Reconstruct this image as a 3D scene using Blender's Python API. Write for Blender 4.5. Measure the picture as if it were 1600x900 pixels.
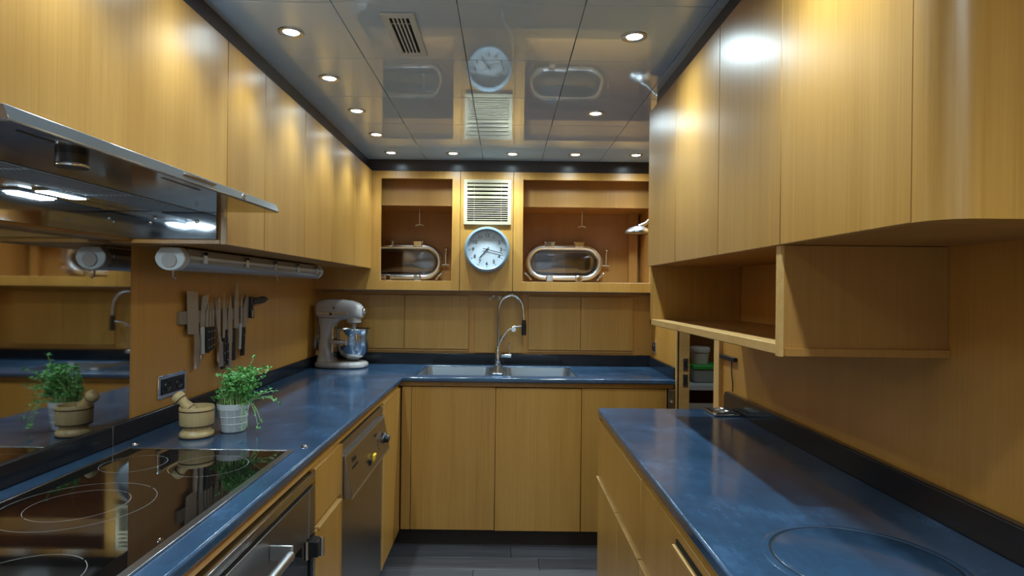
import bpy, bmesh, math, random
from mathutils import Vector, Matrix
random.seed(7)
for o in list(bpy.data.objects): bpy.data.objects.remove(o)
scene = bpy.context.scene
COL = scene.collection
PI = math.pi

# ------------------------------------------------------------------ camera, world, exposure
cam = bpy.data.cameras.new('camera'); camo = bpy.data.objects.new('camera', cam); COL.objects.link(camo)
cam.sensor_width = 36.0; cam.lens = 932/1600*36
cam.shift_x = 11/1600; cam.shift_y = 3.5/1600; cam.clip_start = 0.02
camo.matrix_world = Matrix.Translation((0, 0, 1.48)) @ Matrix.Rotation(PI/2, 4, 'X') @ Matrix.Rotation(0.0115, 4, 'Z')
scene.camera = camo
w = bpy.data.worlds.new('world'); scene.world = w; w.use_nodes = True
w.node_tree.nodes['Background'].inputs[0].default_value = (.5, .6, .7, 1)
w.node_tree.nodes['Background'].inputs[1].default_value = .05
vs = scene.view_settings
vs.view_transform = 'Standard'; vs.look = 'None'; vs.gamma = 1; vs.use_curve_mapping = False
vs.exposure = 0.35
SPOT_W = 20.0            # each recessed downlight
LED = (.72, .92, 1.0)
SPILL_W = 6.0           # wide soft lobe of the same lamp

# ------------------------------------------------------------------ materials
def newmat(name):
    m = bpy.data.materials.new(name); m.use_nodes = True
    return m, m.node_tree, m.node_tree.nodes['Principled BSDF']
def plain(name, col, rough=.5, metal=0., ior=1.5, coat=0., trans=0., emit=None, estr=0., aniso=0.):
    m, t, b = newmat(name)
    b.inputs['Base Color'].default_value = (*col, 1); b.inputs['Roughness'].default_value = rough
    b.inputs['Metallic'].default_value = metal; b.inputs['IOR'].default_value = ior
    b.inputs['Coat Weight'].default_value = coat; b.inputs['Coat Roughness'].default_value = .1
    b.inputs['Transmission Weight'].default_value = trans
    if emit: b.inputs['Emission Color'].default_value = (*emit, 1); b.inputs['Emission Strength'].default_value = estr
    return m
def N(t, typ, **k):
    n = t.nodes.new(typ)
    for a, v in k.items(): setattr(n, a, v)
    return n
def mapped(t, scale, rnd=True):
    g = N(t, 'ShaderNodeNewGeometry'); mp = N(t, 'ShaderNodeMapping'); mp.inputs['Scale'].default_value = scale
    t.links.new(g.outputs['Position'], mp.inputs['Vector'])
    if rnd:
        oi = N(t, 'ShaderNodeObjectInfo'); mu = N(t, 'ShaderNodeMath', operation='MULTIPLY'); mu.inputs[1].default_value = 37.
        t.links.new(oi.outputs['Random'], mu.inputs[0]); cx = N(t, 'ShaderNodeCombineXYZ')
        for i in range(3): t.links.new(mu.outputs[0], cx.inputs[i])
        t.links.new(cx.outputs[0], mp.inputs['Location'])
    return mp
def noise(t, mp, sc=1., det=3., rough=.55):
    n = N(t, 'ShaderNodeTexNoise'); n.inputs['Scale'].default_value = sc; n.inputs['Detail'].default_value = det
    n.inputs['Roughness'].default_value = rough
    t.links.new(mp.outputs[0], n.inputs['Vector']); return n
def ramp(t, src, stops):
    r = N(t, 'ShaderNodeValToRGB'); e = r.color_ramp.elements
    while len(e) < len(stops): e.new(.5)
    for q, (p, c) in zip(e, stops): q.position = p; q.color = (*c, 1) if len(c) == 3 else c
    t.links.new(src, r.inputs[0]); return r
def wood(name, lo, hi, rough=.33, coat=.25, horizontal=False):
    m, t, b = newmat(name)
    big = (9, 9, .35) if not horizontal else (.6, 9, 9)
    fine = (130, 130, 2.2) if not horizontal else (3, 130, 130)
    n1 = noise(t, mapped(t, big), 1., 2.); n2 = noise(t, mapped(t, fine), 1., 3., .7)
    mx = N(t, 'ShaderNodeMix', data_type='FLOAT'); mx.inputs[0].default_value = .5
    t.links.new(n1.outputs[0], mx.inputs[2]); t.links.new(n2.outputs[0], mx.inputs[3])
    r = ramp(t, mx.outputs[0], [(.35, lo), (.66, hi)])
    hs = N(t, 'ShaderNodeHueSaturation'); oi = N(t, 'ShaderNodeObjectInfo')
    ma = N(t, 'ShaderNodeMapRange'); ma.inputs[3].default_value = .92; ma.inputs[4].default_value = 1.08
    t.links.new(oi.outputs['Random'], ma.inputs[0]); t.links.new(ma.outputs[0], hs.inputs['Value'])
    t.links.new(r.outputs[0], hs.inputs['Color']); t.links.new(hs.outputs[0], b.inputs['Base Color'])
    b.inputs['Roughness'].default_value = rough; b.inputs['Coat Weight'].default_value = coat; b.inputs['Coat Roughness'].default_value = .3
    bp = N(t, 'ShaderNodeBump'); bp.inputs['Strength'].default_value = .04; bp.inputs['Distance'].default_value = .001
    t.links.new(n2.outputs[0], bp.inputs['Height']); t.links.new(bp.outputs[0], b.inputs['Normal'])
    return m
def steel(name, col=(.55, .56, .58), rough=.25, sc=(2, 2, 300), amt=.12):
    m, t, b = newmat(name); b.inputs['Metallic'].default_value = 1; b.inputs['Base Color'].default_value = (*col, 1)
    n = noise(t, mapped(t, sc, False), 1., 2.)
    mr = N(t, 'ShaderNodeMapRange'); mr.inputs[3].default_value = max(.02, rough-amt); mr.inputs[4].default_value = rough+amt
    t.links.new(n.outputs[0], mr.inputs[0]); t.links.new(mr.outputs[0], b.inputs['Roughness'])
    return m
M = {}
M['wood'] = wood('honey_wood', (.41, .195, .030), (.54, .28, .062), .4, .55)
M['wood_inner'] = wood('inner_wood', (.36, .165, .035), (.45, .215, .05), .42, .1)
M['wood_wall'] = wood('wall_wood', (.47, .215, .036), (.57, .275, .056), .36, .3)
M['edge'] = wood('edge_wood', (.52, .29, .09), (.66, .40, .15), .4, .1, True)
M['trim'] = wood('dark_trim_wood', (.022, .014, .015), (.045, .030, .030), .28, .5, True)
M['plank'] = wood('dark_floor_plank', (.045, .044, .05), (.11, .105, .115), .42, 0, True)
M['toe'] = plain('toe_kick', (.03, .018, .012), .5)
M['steel'] = steel('brushed_steel'); M['steel_h'] = steel('hood_steel', (.42, .44, .47), .13, (2, 300, 300), .05)
M['mirror_steel'] = steel('polished_panel', (.50, .50, .50), .04, (6, 6, 6), .02)
M['dw_steel'] = steel('appliance_steel', (.36, .34, .33), .34, (300, 2, 2), .06)
M['chrome'] = plain('chrome', (.78, .8, .83), .06, 1)
M['satin'] = plain('satin_metal', (.6, .62, .65), .3, 1)
M['black'] = plain('black_plastic', (.012, .012, .014), .35)
M['dark'] = plain('dark_void', (.006, .006, .007), .8)
M['bowlsteel'] = plain('mixing_bowl_steel', (.62, .65, .68), .2, 1)
M['ringmetal'] = plain('polished_ring', (.86, .90, .95), .2, 1)
M['strip'] = plain('magnetic_strip', (.22, .17, .12), .4)
M['deadlight'] = plain('deadlight_steel', (.20, .19, .20), .12, 1)
M['white'] = plain('white_enamel', (.44, .41, .40), .25, coat=.4)
M['whitep'] = plain('white_plastic', (.62, .66, .68), .4)
M['cream'] = plain('cream_vent', (.46, .40, .27), .45)
M['ventgrey'] = plain('ceiling_vent_grey', (.6, .64, .66), .4)
M['clockrim'] = plain('clock_rim', (.20, .27, .33), .3)
M['clockface'] = plain('clock_face', (.60, .68, .74), .5, coat=1)
M['glass'] = plain('clear_glass', (1, 1, 1), .01, 0, 1.45, trans=1)
M['clear'] = plain('clear_plastic', (.80, .83, .88), .14, 0, 1.5, trans=.72)
M['hobglass'] = plain('hob_glass', (.006, .005, .005), .02, 0, 2.1)
M['ovenglass'] = plain('oven_glass', (.008, .008, .009), .05, 0, 1.5)
M['print'] = plain('pale_print', (.36, .34, .32), .5)
M['grid'] = plain('filter_mesh', (.38, .46, .55), .5, 0)
M['bulb'] = plain('lit_bulb', (1, 1, 1), .4, emit=LED, estr=25)
M['hoodbulb'] = plain('hood_bulb', (1, 1, 1), .4, emit=LED, estr=30)
M['paint'] = plain('pale_bulkhead_paint', (.62, .68, .74), .35)
M['visor'] = plain('visor_steel', (.50, .54, .58), .24, .9)
M['plate'] = plain('polished_plate', (.40, .42, .45), .07, 1)
M['bowl'] = plain('satin_sink', (.42, .48, .54), .32, 1)
M['sticker'] = plain('pale_sticker', (.55, .55, .5), .6)
M['yellow'] = plain('yellow_button', (.85, .55, .03), .4)
M['leaf'] = plain('herb_leaf', (.15, .44, .11), .5)
M['stem'] = plain('herb_stem', (.42, .60, .24), .5)
M['soil'] = plain('soil', (.03, .02, .012), .9)
M['pot'] = plain('pot_white', (.66, .70, .73), .35)
M['green'] = plain('green_lid', (.05, .42, .06), .4)
M['tub'] = plain('tub_white', (.62, .58, .52), .45)
M['box'] = plain('frosted_box', (.55, .58, .52), .3, trans=.5)
M['turned'] = wood('turned_wood', (.56, .38, .16), (.74, .56, .29), .35, .3)
M['burnt'] = plain('burnt_band', (.035, .018, .01), .5)
M['hgrey'] = plain('grey_handle', (.42, .40, .36), .45)
M['brownmetal'] = plain('knife_blade', (.46, .44, .43), .3, .75)
# worktop: dark laminate, worn and smeared; blue light haze put into its base colour
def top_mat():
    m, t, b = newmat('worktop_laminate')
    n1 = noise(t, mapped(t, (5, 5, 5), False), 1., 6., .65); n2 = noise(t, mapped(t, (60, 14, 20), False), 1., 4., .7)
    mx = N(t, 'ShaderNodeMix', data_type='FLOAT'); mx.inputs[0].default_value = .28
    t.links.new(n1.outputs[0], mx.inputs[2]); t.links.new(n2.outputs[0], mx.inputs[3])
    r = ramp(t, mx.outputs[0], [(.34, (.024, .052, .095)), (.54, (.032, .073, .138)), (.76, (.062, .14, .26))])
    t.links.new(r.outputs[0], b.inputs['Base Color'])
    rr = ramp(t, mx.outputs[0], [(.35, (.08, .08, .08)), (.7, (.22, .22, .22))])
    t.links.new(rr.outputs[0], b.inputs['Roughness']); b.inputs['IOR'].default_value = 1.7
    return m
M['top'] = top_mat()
M['splash'] = plain('splash_laminate', (.010, .012, .017), .16, 0, 1.55)
def ceil_mat():
    m, t, b = newmat('gloss_ceiling_panel')
    b.inputs['Base Color'].default_value = (.52, .68, .88, 1); b.inputs['Roughness'].default_value = .03; b.inputs['IOR'].default_value = 1.9
    n = noise(t, mapped(t, (3, 3, 3)), 1., 1.); bp = N(t, 'ShaderNodeBump'); bp.inputs['Strength'].default_value = .03; bp.inputs['Distance'].default_value = .02
    t.links.new(n.outputs[0], bp.inputs['Height']); t.links.new(bp.outputs[0], b.inputs['Normal'])
    return m
M['ceil'] = ceil_mat()

# ------------------------------------------------------------------ helpers
OFF = {}
def bx(bm, x0, x1, y0, y1, z0, z1):
    v = [bm.verts.new((x, y, z)) for x in (x0, x1) for y in (y0, y1) for z in (z0, z1)]
    for f in ((0, 1, 3, 2), (4, 6, 7, 5), (0, 4, 5, 1), (2, 3, 7, 6), (0, 2, 6, 4), (1, 5, 7, 3)): bm.faces.new([v[i] for i in f])
    return v
def O(name, bm, mat, parent=None, smooth=0, bevel=0, seg=2, kind=None):
    """bm in the build frame of its parent; returns one mesh object with its origin at the bbox centre"""
    bmesh.ops.recalc_face_normals(bm, faces=bm.faces)
    lo = Vector((min(v.co[i] for v in bm.verts) for i in range(3))); hi = Vector((max(v.co[i] for v in bm.verts) for i in range(3)))
    c = (lo+hi)/2
    if parent is None: c.z = lo.z
    bmesh.ops.translate(bm, verts=bm.verts, vec=-c)
    me = bpy.data.meshes.new(name); bm.to_mesh(me); bm.free()
    me.materials.append(M[mat] if isinstance(mat, str) else mat)
    if smooth:
        me.shade_smooth(); me.set_sharp_from_angle(angle=math.radians(smooth))
    ob = bpy.data.objects.new(name, me); COL.objects.link(ob)
    if parent: ob.parent = parent; ob.location = c-OFF[parent.name]
    else: ob.location = c
    OFF[ob.name] = c
    if bevel:
        b = ob.modifiers.new('bevel', 'BEVEL'); b.width = bevel; b.segments = seg; b.limit_method = 'ANGLE'; b.angle_limit = math.radians(40)
        me.shade_smooth(); me.set_sharp_from_angle(angle=math.radians(35))
    if kind: ob['kind'] = kind
    return ob
def box(name, d, mat, parent=None, bevel=0, seg=2, kind=None):
    bm = bmesh.new(); bx(bm, *d); return O(name, bm, mat, parent, 0, bevel, seg, kind)
def boxes(name, ds, mat, parent=None, bevel=0, kind=None):
    bm = bmesh.new()
    for d in ds: bx(bm, *d)
    return O(name, bm, mat, parent, 0, bevel, 2, kind)
def tag(o, label, cat, group=None):
    o['label'] = label; o['category'] = cat
    if group: o['group'] = group
    return o
def thing(name, loc, label, cat, group=None, rotz=None):
    o = bpy.data.objects.new(name, None); COL.objects.link(o); o.empty_display_size = .05
    o.location = loc; tag(o, label, cat, group)
    if rotz is None: OFF[o.name] = Vector(loc)
    else: OFF[o.name] = Vector((0, 0, 0)); o.rotation_euler = (0, 0, rotz)
    return o
def struct(o): o['kind'] = 'structure'; return o
def dup(root, loc, label=None):
    r = root.copy(); COL.objects.link(r); r.location = loc
    if label: r['label'] = label
    for ch in root.children:
        c = ch.copy(); COL.objects.link(c); c.parent = r
        for g in ch.children: d = g.copy(); COL.objects.link(d); d.parent = c
    return r
def lathe(bm, prof, c=(0, 0, 0), seg=32, R=None):
    """prof: list of (radius, height) around z; R optional 4x4 applied before moving to c"""
    rings = []
    for r, z in prof:
        if r < 1e-5: rings.append([bm.verts.new((0, 0, z))])
        else: rings.append([bm.verts.new((r*math.cos(2*PI*i/seg), r*math.sin(2*PI*i/seg), z)) for i in range(seg)])
    for a, b in zip(rings, rings[1:]):
        for i in range(seg):
            j = (i+1) % seg
            q = [a[i % len(a)], a[j % len(a)], b[j % len(b)], b[i % len(b)]]
            q = list(dict.fromkeys(q))
            if len(q) > 2: bm.faces.new(q)
    vs_ = [v for r in rings for v in r]
    if R is not None: bmesh.ops.transform(bm, matrix=R, verts=vs_)
    bmesh.ops.translate(bm, verts=vs_, vec=Vector(c)); return vs_
def cyl(bm, c, r, h, axis='Z', seg=20):
    R = {'Z': Matrix(), 'X': Matrix.Rotation(PI/2, 4, 'Y'), 'Y': Matrix.Rotation(-PI/2, 4, 'X')}[axis]
    return lathe(bm, [(0, 0), (r, 0), (r, h), (0, h)], c, seg, R)
def tube(bm, pts, r, seg=8, close=False, flat=1.0):
    pts = [Vector(p) for p in pts]; n = len(pts); rings = []
    rs = r if isinstance(r, (list, tuple)) else [r]*n
    up = None
    for i, p in enumerate(pts):
        a = pts[(i-1) % n] if (close or i > 0) else p; b = pts[(i+1) % n] if (close or i < n-1) else p
        t = (b-a).normalized()
        if up is None:
            up = Vector((0, 0, 1)) if abs(t.z) < .9 else Vector((1, 0, 0))
        s = t.cross(up).normalized(); u = s.cross(t).normalized(); up = u
        rings.append([bm.verts.new(p+rs[i]*(math.cos(2*PI*k/seg)*s+math.sin(2*PI*k/seg)*u*flat)) for k in range(seg)])
    prs = list(zip(rings, rings[1:]))
    if close: prs.append((rings[-1], rings[0]))
    for A, B in prs:
        for k in range(seg): bm.faces.new([A[k], A[(k+1) % seg], B[(k+1) % seg], B[k]])
    if not close: bm.faces.new(rings[0][::-1]); bm.faces.new(rings[-1])
def prism(bm, poly, axis, a, b):
    """poly 2-D outline extruded along axis from a to b"""
    def P(u, v, w): return {'X': (w, u, v), 'Y': (u, w, v), 'Z': (u, v, w)}[axis]
    A = [bm.verts.new(P(u, v, a)) for u, v in poly]; B = [bm.verts.new(P(u, v, b)) for u, v in poly]
    bm.faces.new(A[::-1]); bm.faces.new(B); n = len(poly)
    for i in range(n): bm.faces.new([A[i], A[(i+1) % n], B[(i+1) % n], B[i]])
def loft(bm, secs):
    R = [[bm.verts.new(p) for p in s] for s in secs]; n = len(R[0])
    for A, B in zip(R, R[1:]):
        for i in range(n): bm.faces.new([A[i], A[(i+1) % n], B[(i+1) % n], B[i]])
    bm.faces.new(R[0][::-1]); bm.faces.new(R[-1])
def slab(bm, xs, ys, keep, z0, z1):
    T, B = {}, {}
    def tv(i, j):
        if (i, j) not in T: T[i, j] = bm.verts.new((xs[i], ys[j], z1)); B[i, j] = bm.verts.new((xs[i], ys[j], z0))
        return T[i, j]
    cells = {(i, j) for i in range(len(xs)-1) for j in range(len(ys)-1) if keep((xs[i]+xs[i+1])/2, (ys[j]+ys[j+1])/2)}
    for i, j in cells:
        q = [(i, j), (i+1, j), (i+1, j+1), (i, j+1)]
        for k in q: tv(*k)
        bm.faces.new([T[k] for k in q]); bm.faces.new([B[k] for k in q[::-1]])
        for k, nb in zip(range(4), ((i, j-1), (i+1, j), (i, j+1), (i-1, j))):
            if nb not in cells:
                a, b = q[k], q[(k+1) % 4]; bm.faces.new([T[a], B[a], B[b], T[b]])
def text_mesh(name, body, size, mat, parent, loc, rot, label=None, depth=.0006):
    cu = bpy.data.curves.new(name, 'FONT'); cu.body = body; cu.size = size; cu.align_x = 'CENTER'; cu.align_y = 'CENTER'; cu.extrude = depth
    tmp = bpy.data.objects.new(name+'_tmp', cu); COL.objects.link(tmp)
    dg = bpy.context.evaluated_depsgraph_get(); me = bpy.data.meshes.new_from_object(tmp.evaluated_get(dg))
    bpy.data.objects.remove(tmp); me.materials.clear(); me.materials.append(M[mat]); me.name = name
    ob = bpy.data.objects.new(name, me); COL.objects.link(ob); ob.parent = parent
    ob.location = Vector(loc)-OFF[parent.name]; ob.rotation_euler = rot
    OFF[ob.name] = Vector(loc)
    if label: ob['label'] = label
    return ob
FACE = (PI/2, 0, 0)     # text facing the camera side (-Y)

# ------------------------------------------------------------------ dimensions
ZC, ZT = .98, 2.324                  # worktop top, ceiling
XWL, XWR, YB, YN = -1.235, .99, 4.02, -1.6
FX, FXR, FYB = -.588, .408, 3.41     # base fronts left, right, back
UL, UR, UB = -.868, .608, 3.86       # upper fronts left, right, back

# ------------------------------------------------------------------ structure
floor = struct(box('floor', (-1.3, 2.3, YN, 5.0, -.06, -.012), 'toe'))
rows = [(y, y+.138) for y in [-.2+.14*i for i in range(27)]]
pl = None
for i, (a, b) in enumerate(rows):
    s = -.2+.5*((i*37) % 10)/10
    for x0, x1 in ((-.70, s-.001), (s+.001, .62)):
        box('plank', (x0, x1, a, b, -.012, 0), 'plank', floor, .0015, 1)
wl = struct(box('wall_left', (-1.30, XWL, YN, 4.6, 0, ZT), 'wood_wall'))
wb = struct(box('wall_back', (XWL, XWR, YB, YB+.05, 0, 1.47), 'wood_wall'))
wf = struct(box('wall_front', (-1.30, 2.3, YN-.05, YN, 0, ZT), 'paint'))
wr = struct(boxes('wall_right', [(XWR, 1.045, YN, 2.70, 0, ZT), (XWR, 1.045, 3.395, 4.6, 0, ZT), (XWR, 1.045, 2.70, 3.395, 2.05, ZT)], 'wood_wall'))
ceiling = struct(box('ceiling', (-1.3, 2.3, YN, 5.0, ZT+.008, ZT+.06), 'toe'))
cx = [-1.233, -.523, -.151, .228, .606, .985]; cy = [1.762+.4285*k for k in range(-8, 5)]+[3.90]
tile_cache = {}
for i in range(5):
    for j in range(len(cy)-1):
        box('ceiling_panel', (cx[i]+.0012, cx[i+1]-.0012, cy[j]+.0012, cy[j+1]-.0012, ZT, ZT+.008), 'ceil', ceiling, .0012, 1)
struct(box('trim_1', (-.94, -.898, .84, 3.93, 2.247, ZT), 'trim'))
struct(box('trim_2', (-.898, XWR, 3.89, 3.93, 2.247, ZT), 'trim'))
struct(box('trim_3', (.638, .68, .86, 2.54, 2.247, ZT), 'trim'))
bm = bmesh.new()
for y in (1.9, 2.55, 3.2): cyl(bm, (-.8985, y, 2.29), .003, .003, 'X', 8)
for x in (-.72, -.05, .72): cyl(bm, (x, 3.8885, 2.285), .003, .003, 'Y', 8)
# under-worktop rails and toe kicks
struct(box('trim_4', (-.66, FX-.012, .3, 3.41, .915, .952), 'wood'))
struct(box('trim_5', (FX-.012, .975, FYB+.012, 3.5, .926, .952), 'wood'))
struct(box('trim_6', (FXR+.012, .5, .3, 2.545, .93, .95), 'wood'))
bm.free()
struct(box('baseboard_left', (-.70, -.66, .3, 3.47, 0, .104), 'toe'))
struct(box('baseboard_back', (-.66, .985, 3.47, 3.50, 0, .104), 'toe'))
struct(box('baseboard_right', (.48, .52, .3, 2.53, 0, .104), 'toe'))

# back wall cupboard doors (flush panels under the back cabinets)
def cupboard(x0, x1, label):
    t = thing('wall_panel_door', ((x0+x1)/2, YB, 1.08), label, 'cupboard door', 'flush cupboard doors behind the sink')
    box('panel', (x0+.002, x1-.002, YB-.012, YB-.001, 1.082, 1.44), 'wood', t, .001, 1)
    box('finger_ledge', (x0+.002, x1-.002, YB-.008, YB-.001, 1.066, 1.076), 'wood_inner', t)
cupboard(-1.05, -.672, 'flush wooden cupboard door behind the stand mixer')
cupboard(-.672, -.239, 'flush wooden cupboard door between the stand mixer and the tap')
cupboard(.158, .511, 'flush wooden cupboard door just right of the tap')
cupboard(.511, .866, 'flush wooden cupboard door in the right corner behind the sink')
struct(box('trim_7', (XWL, XWR, YB-.012, YB-.0005, 1.452, 1.47), 'wood_inner'))
struct(box('trim_8', (-.2, .12, YB-.012, YB-.0005, 1.06, 1.44), 'wood'))

# doorway jambs in the right wall
struct(box('trim_9', (.975, 1.05, 3.378, 3.395, 0, 2.05), 'edge'))
struct(box('trim_10', (.972, 1.05, 2.70, 2.765, 0, 2.05), 'edge'))
jl = struct(box('trim_11', (.983, .99, 3.30+.078, 3.46, 0, 2.05), 'wood'))
sp = thing('strike_plate', (1.028, 3.378, 1.0), 'steel strike plates set in the far doorway jamb', 'strike plate')
for z in (1.07, .98): 
    p = box('plate', (1.013, 1.041, 3.3755, 3.378, z-.035, z+.035), 'satin', sp); box('slot', (1.021, 1.033, 3.3745, 3.3755, z-.022, z+.022), 'dark', p)

# pantry beyond the doorway
struct(box('wall_pantry', (1.045, 2.3, 4.85, 4.9, 0, ZT), 'wood_wall'))
struct(box('wall_pantry_side', (2.25, 2.3, YN, 4.85, 0, ZT), 'wood_wall'))
sh = thing('pantry_shelf', (1.6, 4.5, .5), 'pale pantry shelf unit seen through the doorway', 'shelf')
box('shelf_board', (1.15, 2.2, 4.15, 4.8, .80, .832), 'whitep', sh)
box('shelf_board', (1.15, 2.2, 4.30, 4.8, 1.40, 1.42), 'wood_inner', sh)
box('upright', (1.15, 1.17, 4.2, 4.8, .05, .80), 'wood_inner', sh); box('upright', (2.18, 2.2, 4.2, 4.8, .05, .80), 'wood_inner', sh)
dwr = box('drawer_front', (1.17, 2.18, 4.19, 4.21, .50, .70), 'tub', sh); box('handle_slot', (1.4, 1.5, 4.186, 4.19, .63, .645), 'black', dwr)
box('drawer_front', (1.17, 2.18, 4.19, 4.21, .27, .48), 'tub', sh)
tb = thing('storage_tub', (1.43, 4.36, .96), 'round white lidded tub on top of the green lidded box', 'tub')
bm = bmesh.new(); lathe(bm, [(0, .962), (.055, .962), (.066, 1.045), (0, 1.045)], (1.43, 4.36, 0)); O('tub', bm, 'tub', tb, 40)
bm = bmesh.new(); lathe(bm, [(.07, 1.045), (.072, 1.05), (.072, 1.075), (.066, 1.084), (0, 1.086)], (1.43, 4.36, 0)); O('lid', bm, 'tub', tb, 40)
gb = thing('food_box', (1.46, 4.36, .832), 'clear plastic food box with a green lid on the pantry shelf', 'food box')
bm = bmesh.new(); prism(bm, [(1.36, 4.27), (1.56, 4.27), (1.56, 4.45), (1.36, 4.45)], 'Z', .833, .93); O('container', bm, 'box', gb, 0, .012)
box('lid', (1.35, 1.57, 4.26, 4.46, .93, .96), 'green', gb, .006)
wt = tag(box('bottle_carton', (1.30, 1.352, 4.40, 4.47, .833, 1.12), 'tub', None, .01), 'narrow white carton at the left of the pantry shelf', 'carton')
rk = thing('dish_rack', (1.605, 4.36, .832), 'white wire rack standing beside the green lidded box', 'rack')
for y in (4.28, 4.31, 4.34, 4.37, 4.40):
    bm = bmesh.new(); tube(bm, [(1.585, y, .834), (1.585, y, .98), (1.63, y, .98), (1.63, y, .834)], .003, 6); O('wire', bm, 'whitep', rk, 60)

# ------------------------------------------------------------------ left worktop, back worktop
t = thing('worktop', (-.6, 3.4, .955), 'dark blue-grey laminate worktop running along the left side and the sink wall', 'worktop')
bm = bmesh.new()
xs = [-1.22, -.577, -.518, -.072, -.006, .432, .985]; ys = [.2, 3.39, 3.495, 3.945, 4.0]
def keep(x, y):
    if x > -.577 and y < 3.39: return False
    if 3.495 < y < 3.945 and (-.518 < x < -.072 or -.006 < x < .432): return False
    return True
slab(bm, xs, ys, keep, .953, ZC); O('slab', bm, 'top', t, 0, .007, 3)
boxes('backsplash', [(XWL+.0, -1.22, .2, 1.862, .953, 1.043)], 'splash', t, .005)
boxes('backsplash', [(XWL+.0, -1.22, 1.864, 4.0, .953, 1.043)], 'splash', t, .005)
boxes('backsplash', [(-1.22, .985, 4.0, YB-.0, .953, 1.053)], 'splash', t, .005)
boxes('end_splash', [(.965, .985, 3.40, 4.0, ZC, 1.05)], 'splash', t, .004)
box('sealant_joint', (-1.2205, -1.2190, 1.8615, 1.8645, ZC, 1.042), 'satin', t)
# sink bowls
def bowl(x0, x1, label):
    y0, y1 = 3.497, 3.943
    t = thing('sink_bowl', ((x0+x1)/2, 3.72, .80), label, 'sink', 'double sink')
    bm = bmesh.new()
    def ring(ix, z):
        r = .05; X0, X1, Y0, Y1 = x0+ix, x1-ix, y0+ix, y1-ix; P = []
        for cxx, cyy, a0 in ((X1-r, Y1-r, 0), (X0+r, Y1-r, 90), (X0+r, Y0+r, 180), (X1-r, Y0+r, 270)):
            for k in range(5): a = math.radians(a0+k*22.5); P.append((cxx+r*math.cos(a), cyy+r*math.sin(a), z))
        return [bm.verts.new(p) for p in P]
    R = [ring(0, .972), ring(.004, .97), ring(.008, .945), ring(.02, .86), ring(.05, .845)]
    for A, B in zip(R, R[1:]):
        for i in range(20): bm.faces.new([A[i], A[(i+1) % 20], B[(i+1) % 20], B[i]])
    bm.faces.new(R[-1]); O('basin', bm, 'bowl', t, 50)
    bm = bmesh.new(); lathe(bm, [(0, .846), (.02, .846), (.035, .850), (.042, .848)], ((x0+x1)/2, 3.75, 0), 20); O('drain', bm, 'chrome', t, 40)
bowl(-.516, -.074, 'left stainless sink bowl under the tap, nearest the stand mixer')
bowl(-.004, .430, 'right stainless sink bowl, farther from the stand mixer')
sb = tag(box('sponge_block', (-.070, -.008, 3.50, 3.86, ZC, ZC+.012), 'steel', None, .004), 'pale speckled bridge plate between the two sink bowls', 'plate')

# tap
t = thing('kitchen_tap', (-.041, 3.965, ZC), 'tall chrome spring-neck kitchen tap behind the sink', 'tap')
bm = bmesh.new(); lathe(bm, [(0, .9805), (.03, .9805), (.03, .988), (.021, .992), (.021, 1.095), (.017, 1.105), (0, 1.105)], (-.041, 3.965, 0), 24); O('body', bm, 'chrome', t, 40)
bm = bmesh.new(); cyl(bm, (-.02, 3.955, 1.045), .013, .065, 'X'); lv = O('lever_housing', bm, 'chrome', t, 40)
bm = bmesh.new(); tube(bm, [(.033, 3.955, 1.055), (.033, 3.955, 1.07), (.034, 3.953, 1.135)], [.01, .005, .004], 8); O('lever', bm, 'chrome', lv, 60)
pts = [(-.038, 3.965, 1.10), (-.038, 3.965, 1.30)]
for k in range(0, 15):
    a = PI-k*PI*.96/14; pts.append((.042+.08*math.cos(a), 3.955-.02*k/14, 1.345+.105*math.sin(a)))
pts.append((.128, 3.935, 1.28))
bm = bmesh.new(); tube(bm, pts, .0105, 10); O('hose_neck', bm, 'chrome', t, 60)
bm = bmesh.new(); lathe(bm, [(0, 1.185), (.015, 1.185), (.016, 1.25), (.013, 1.275), (.011, 1.285), (0, 1.285)], (.128, 3.935, 0), 16); O('spray_head', bm, 'black', t, 40)
bm = bmesh.new(); tube(bm, [(-.036, 3.963, 1.11), (-.02, 3.96, 1.16), (.02, 3.955, 1.215), (.065, 3.945, 1.242), (.115, 3.935, 1.248)], [.008, .008, .007, .006, .006], 8); arm = O('holder_arm', bm, 'chrome', t, 60)
bm = bmesh.new(); lathe(bm, [(0, -.012), (.016, -.012), (.018, 0), (.016, .012), (0, .012)], (.06, 3.952, 1.222), 14, Matrix.Rotation(PI/2, 4, 'X')); O('clip_knob', bm, 'chrome', arm, 40)
hk = thing('wall_hook', (-.094, YB, 1.43), 'tiny bent white hook on the panel left of the tap top', 'hook')
bm = bmesh.new(); tube(bm, [(-.075, 4.005, 1.44), (-.095, 3.995, 1.425), (-.105, 3.995, 1.42), (-.100, 3.998, 1.412)], .003, 6); O('hook_wire', bm, 'whitep', hk, 60)
box('hook_base', (-.08, -.07, 4.0, 4.008, 1.434, 1.446), 'whitep', hk)
tag(box('wall_sticker', (-.045, -.022, 4.0055, 4.0079, 1.412, 1.44), 'sticker', None), 'small pale sticker on the wood beside the tap neck', 'sticker')

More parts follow.
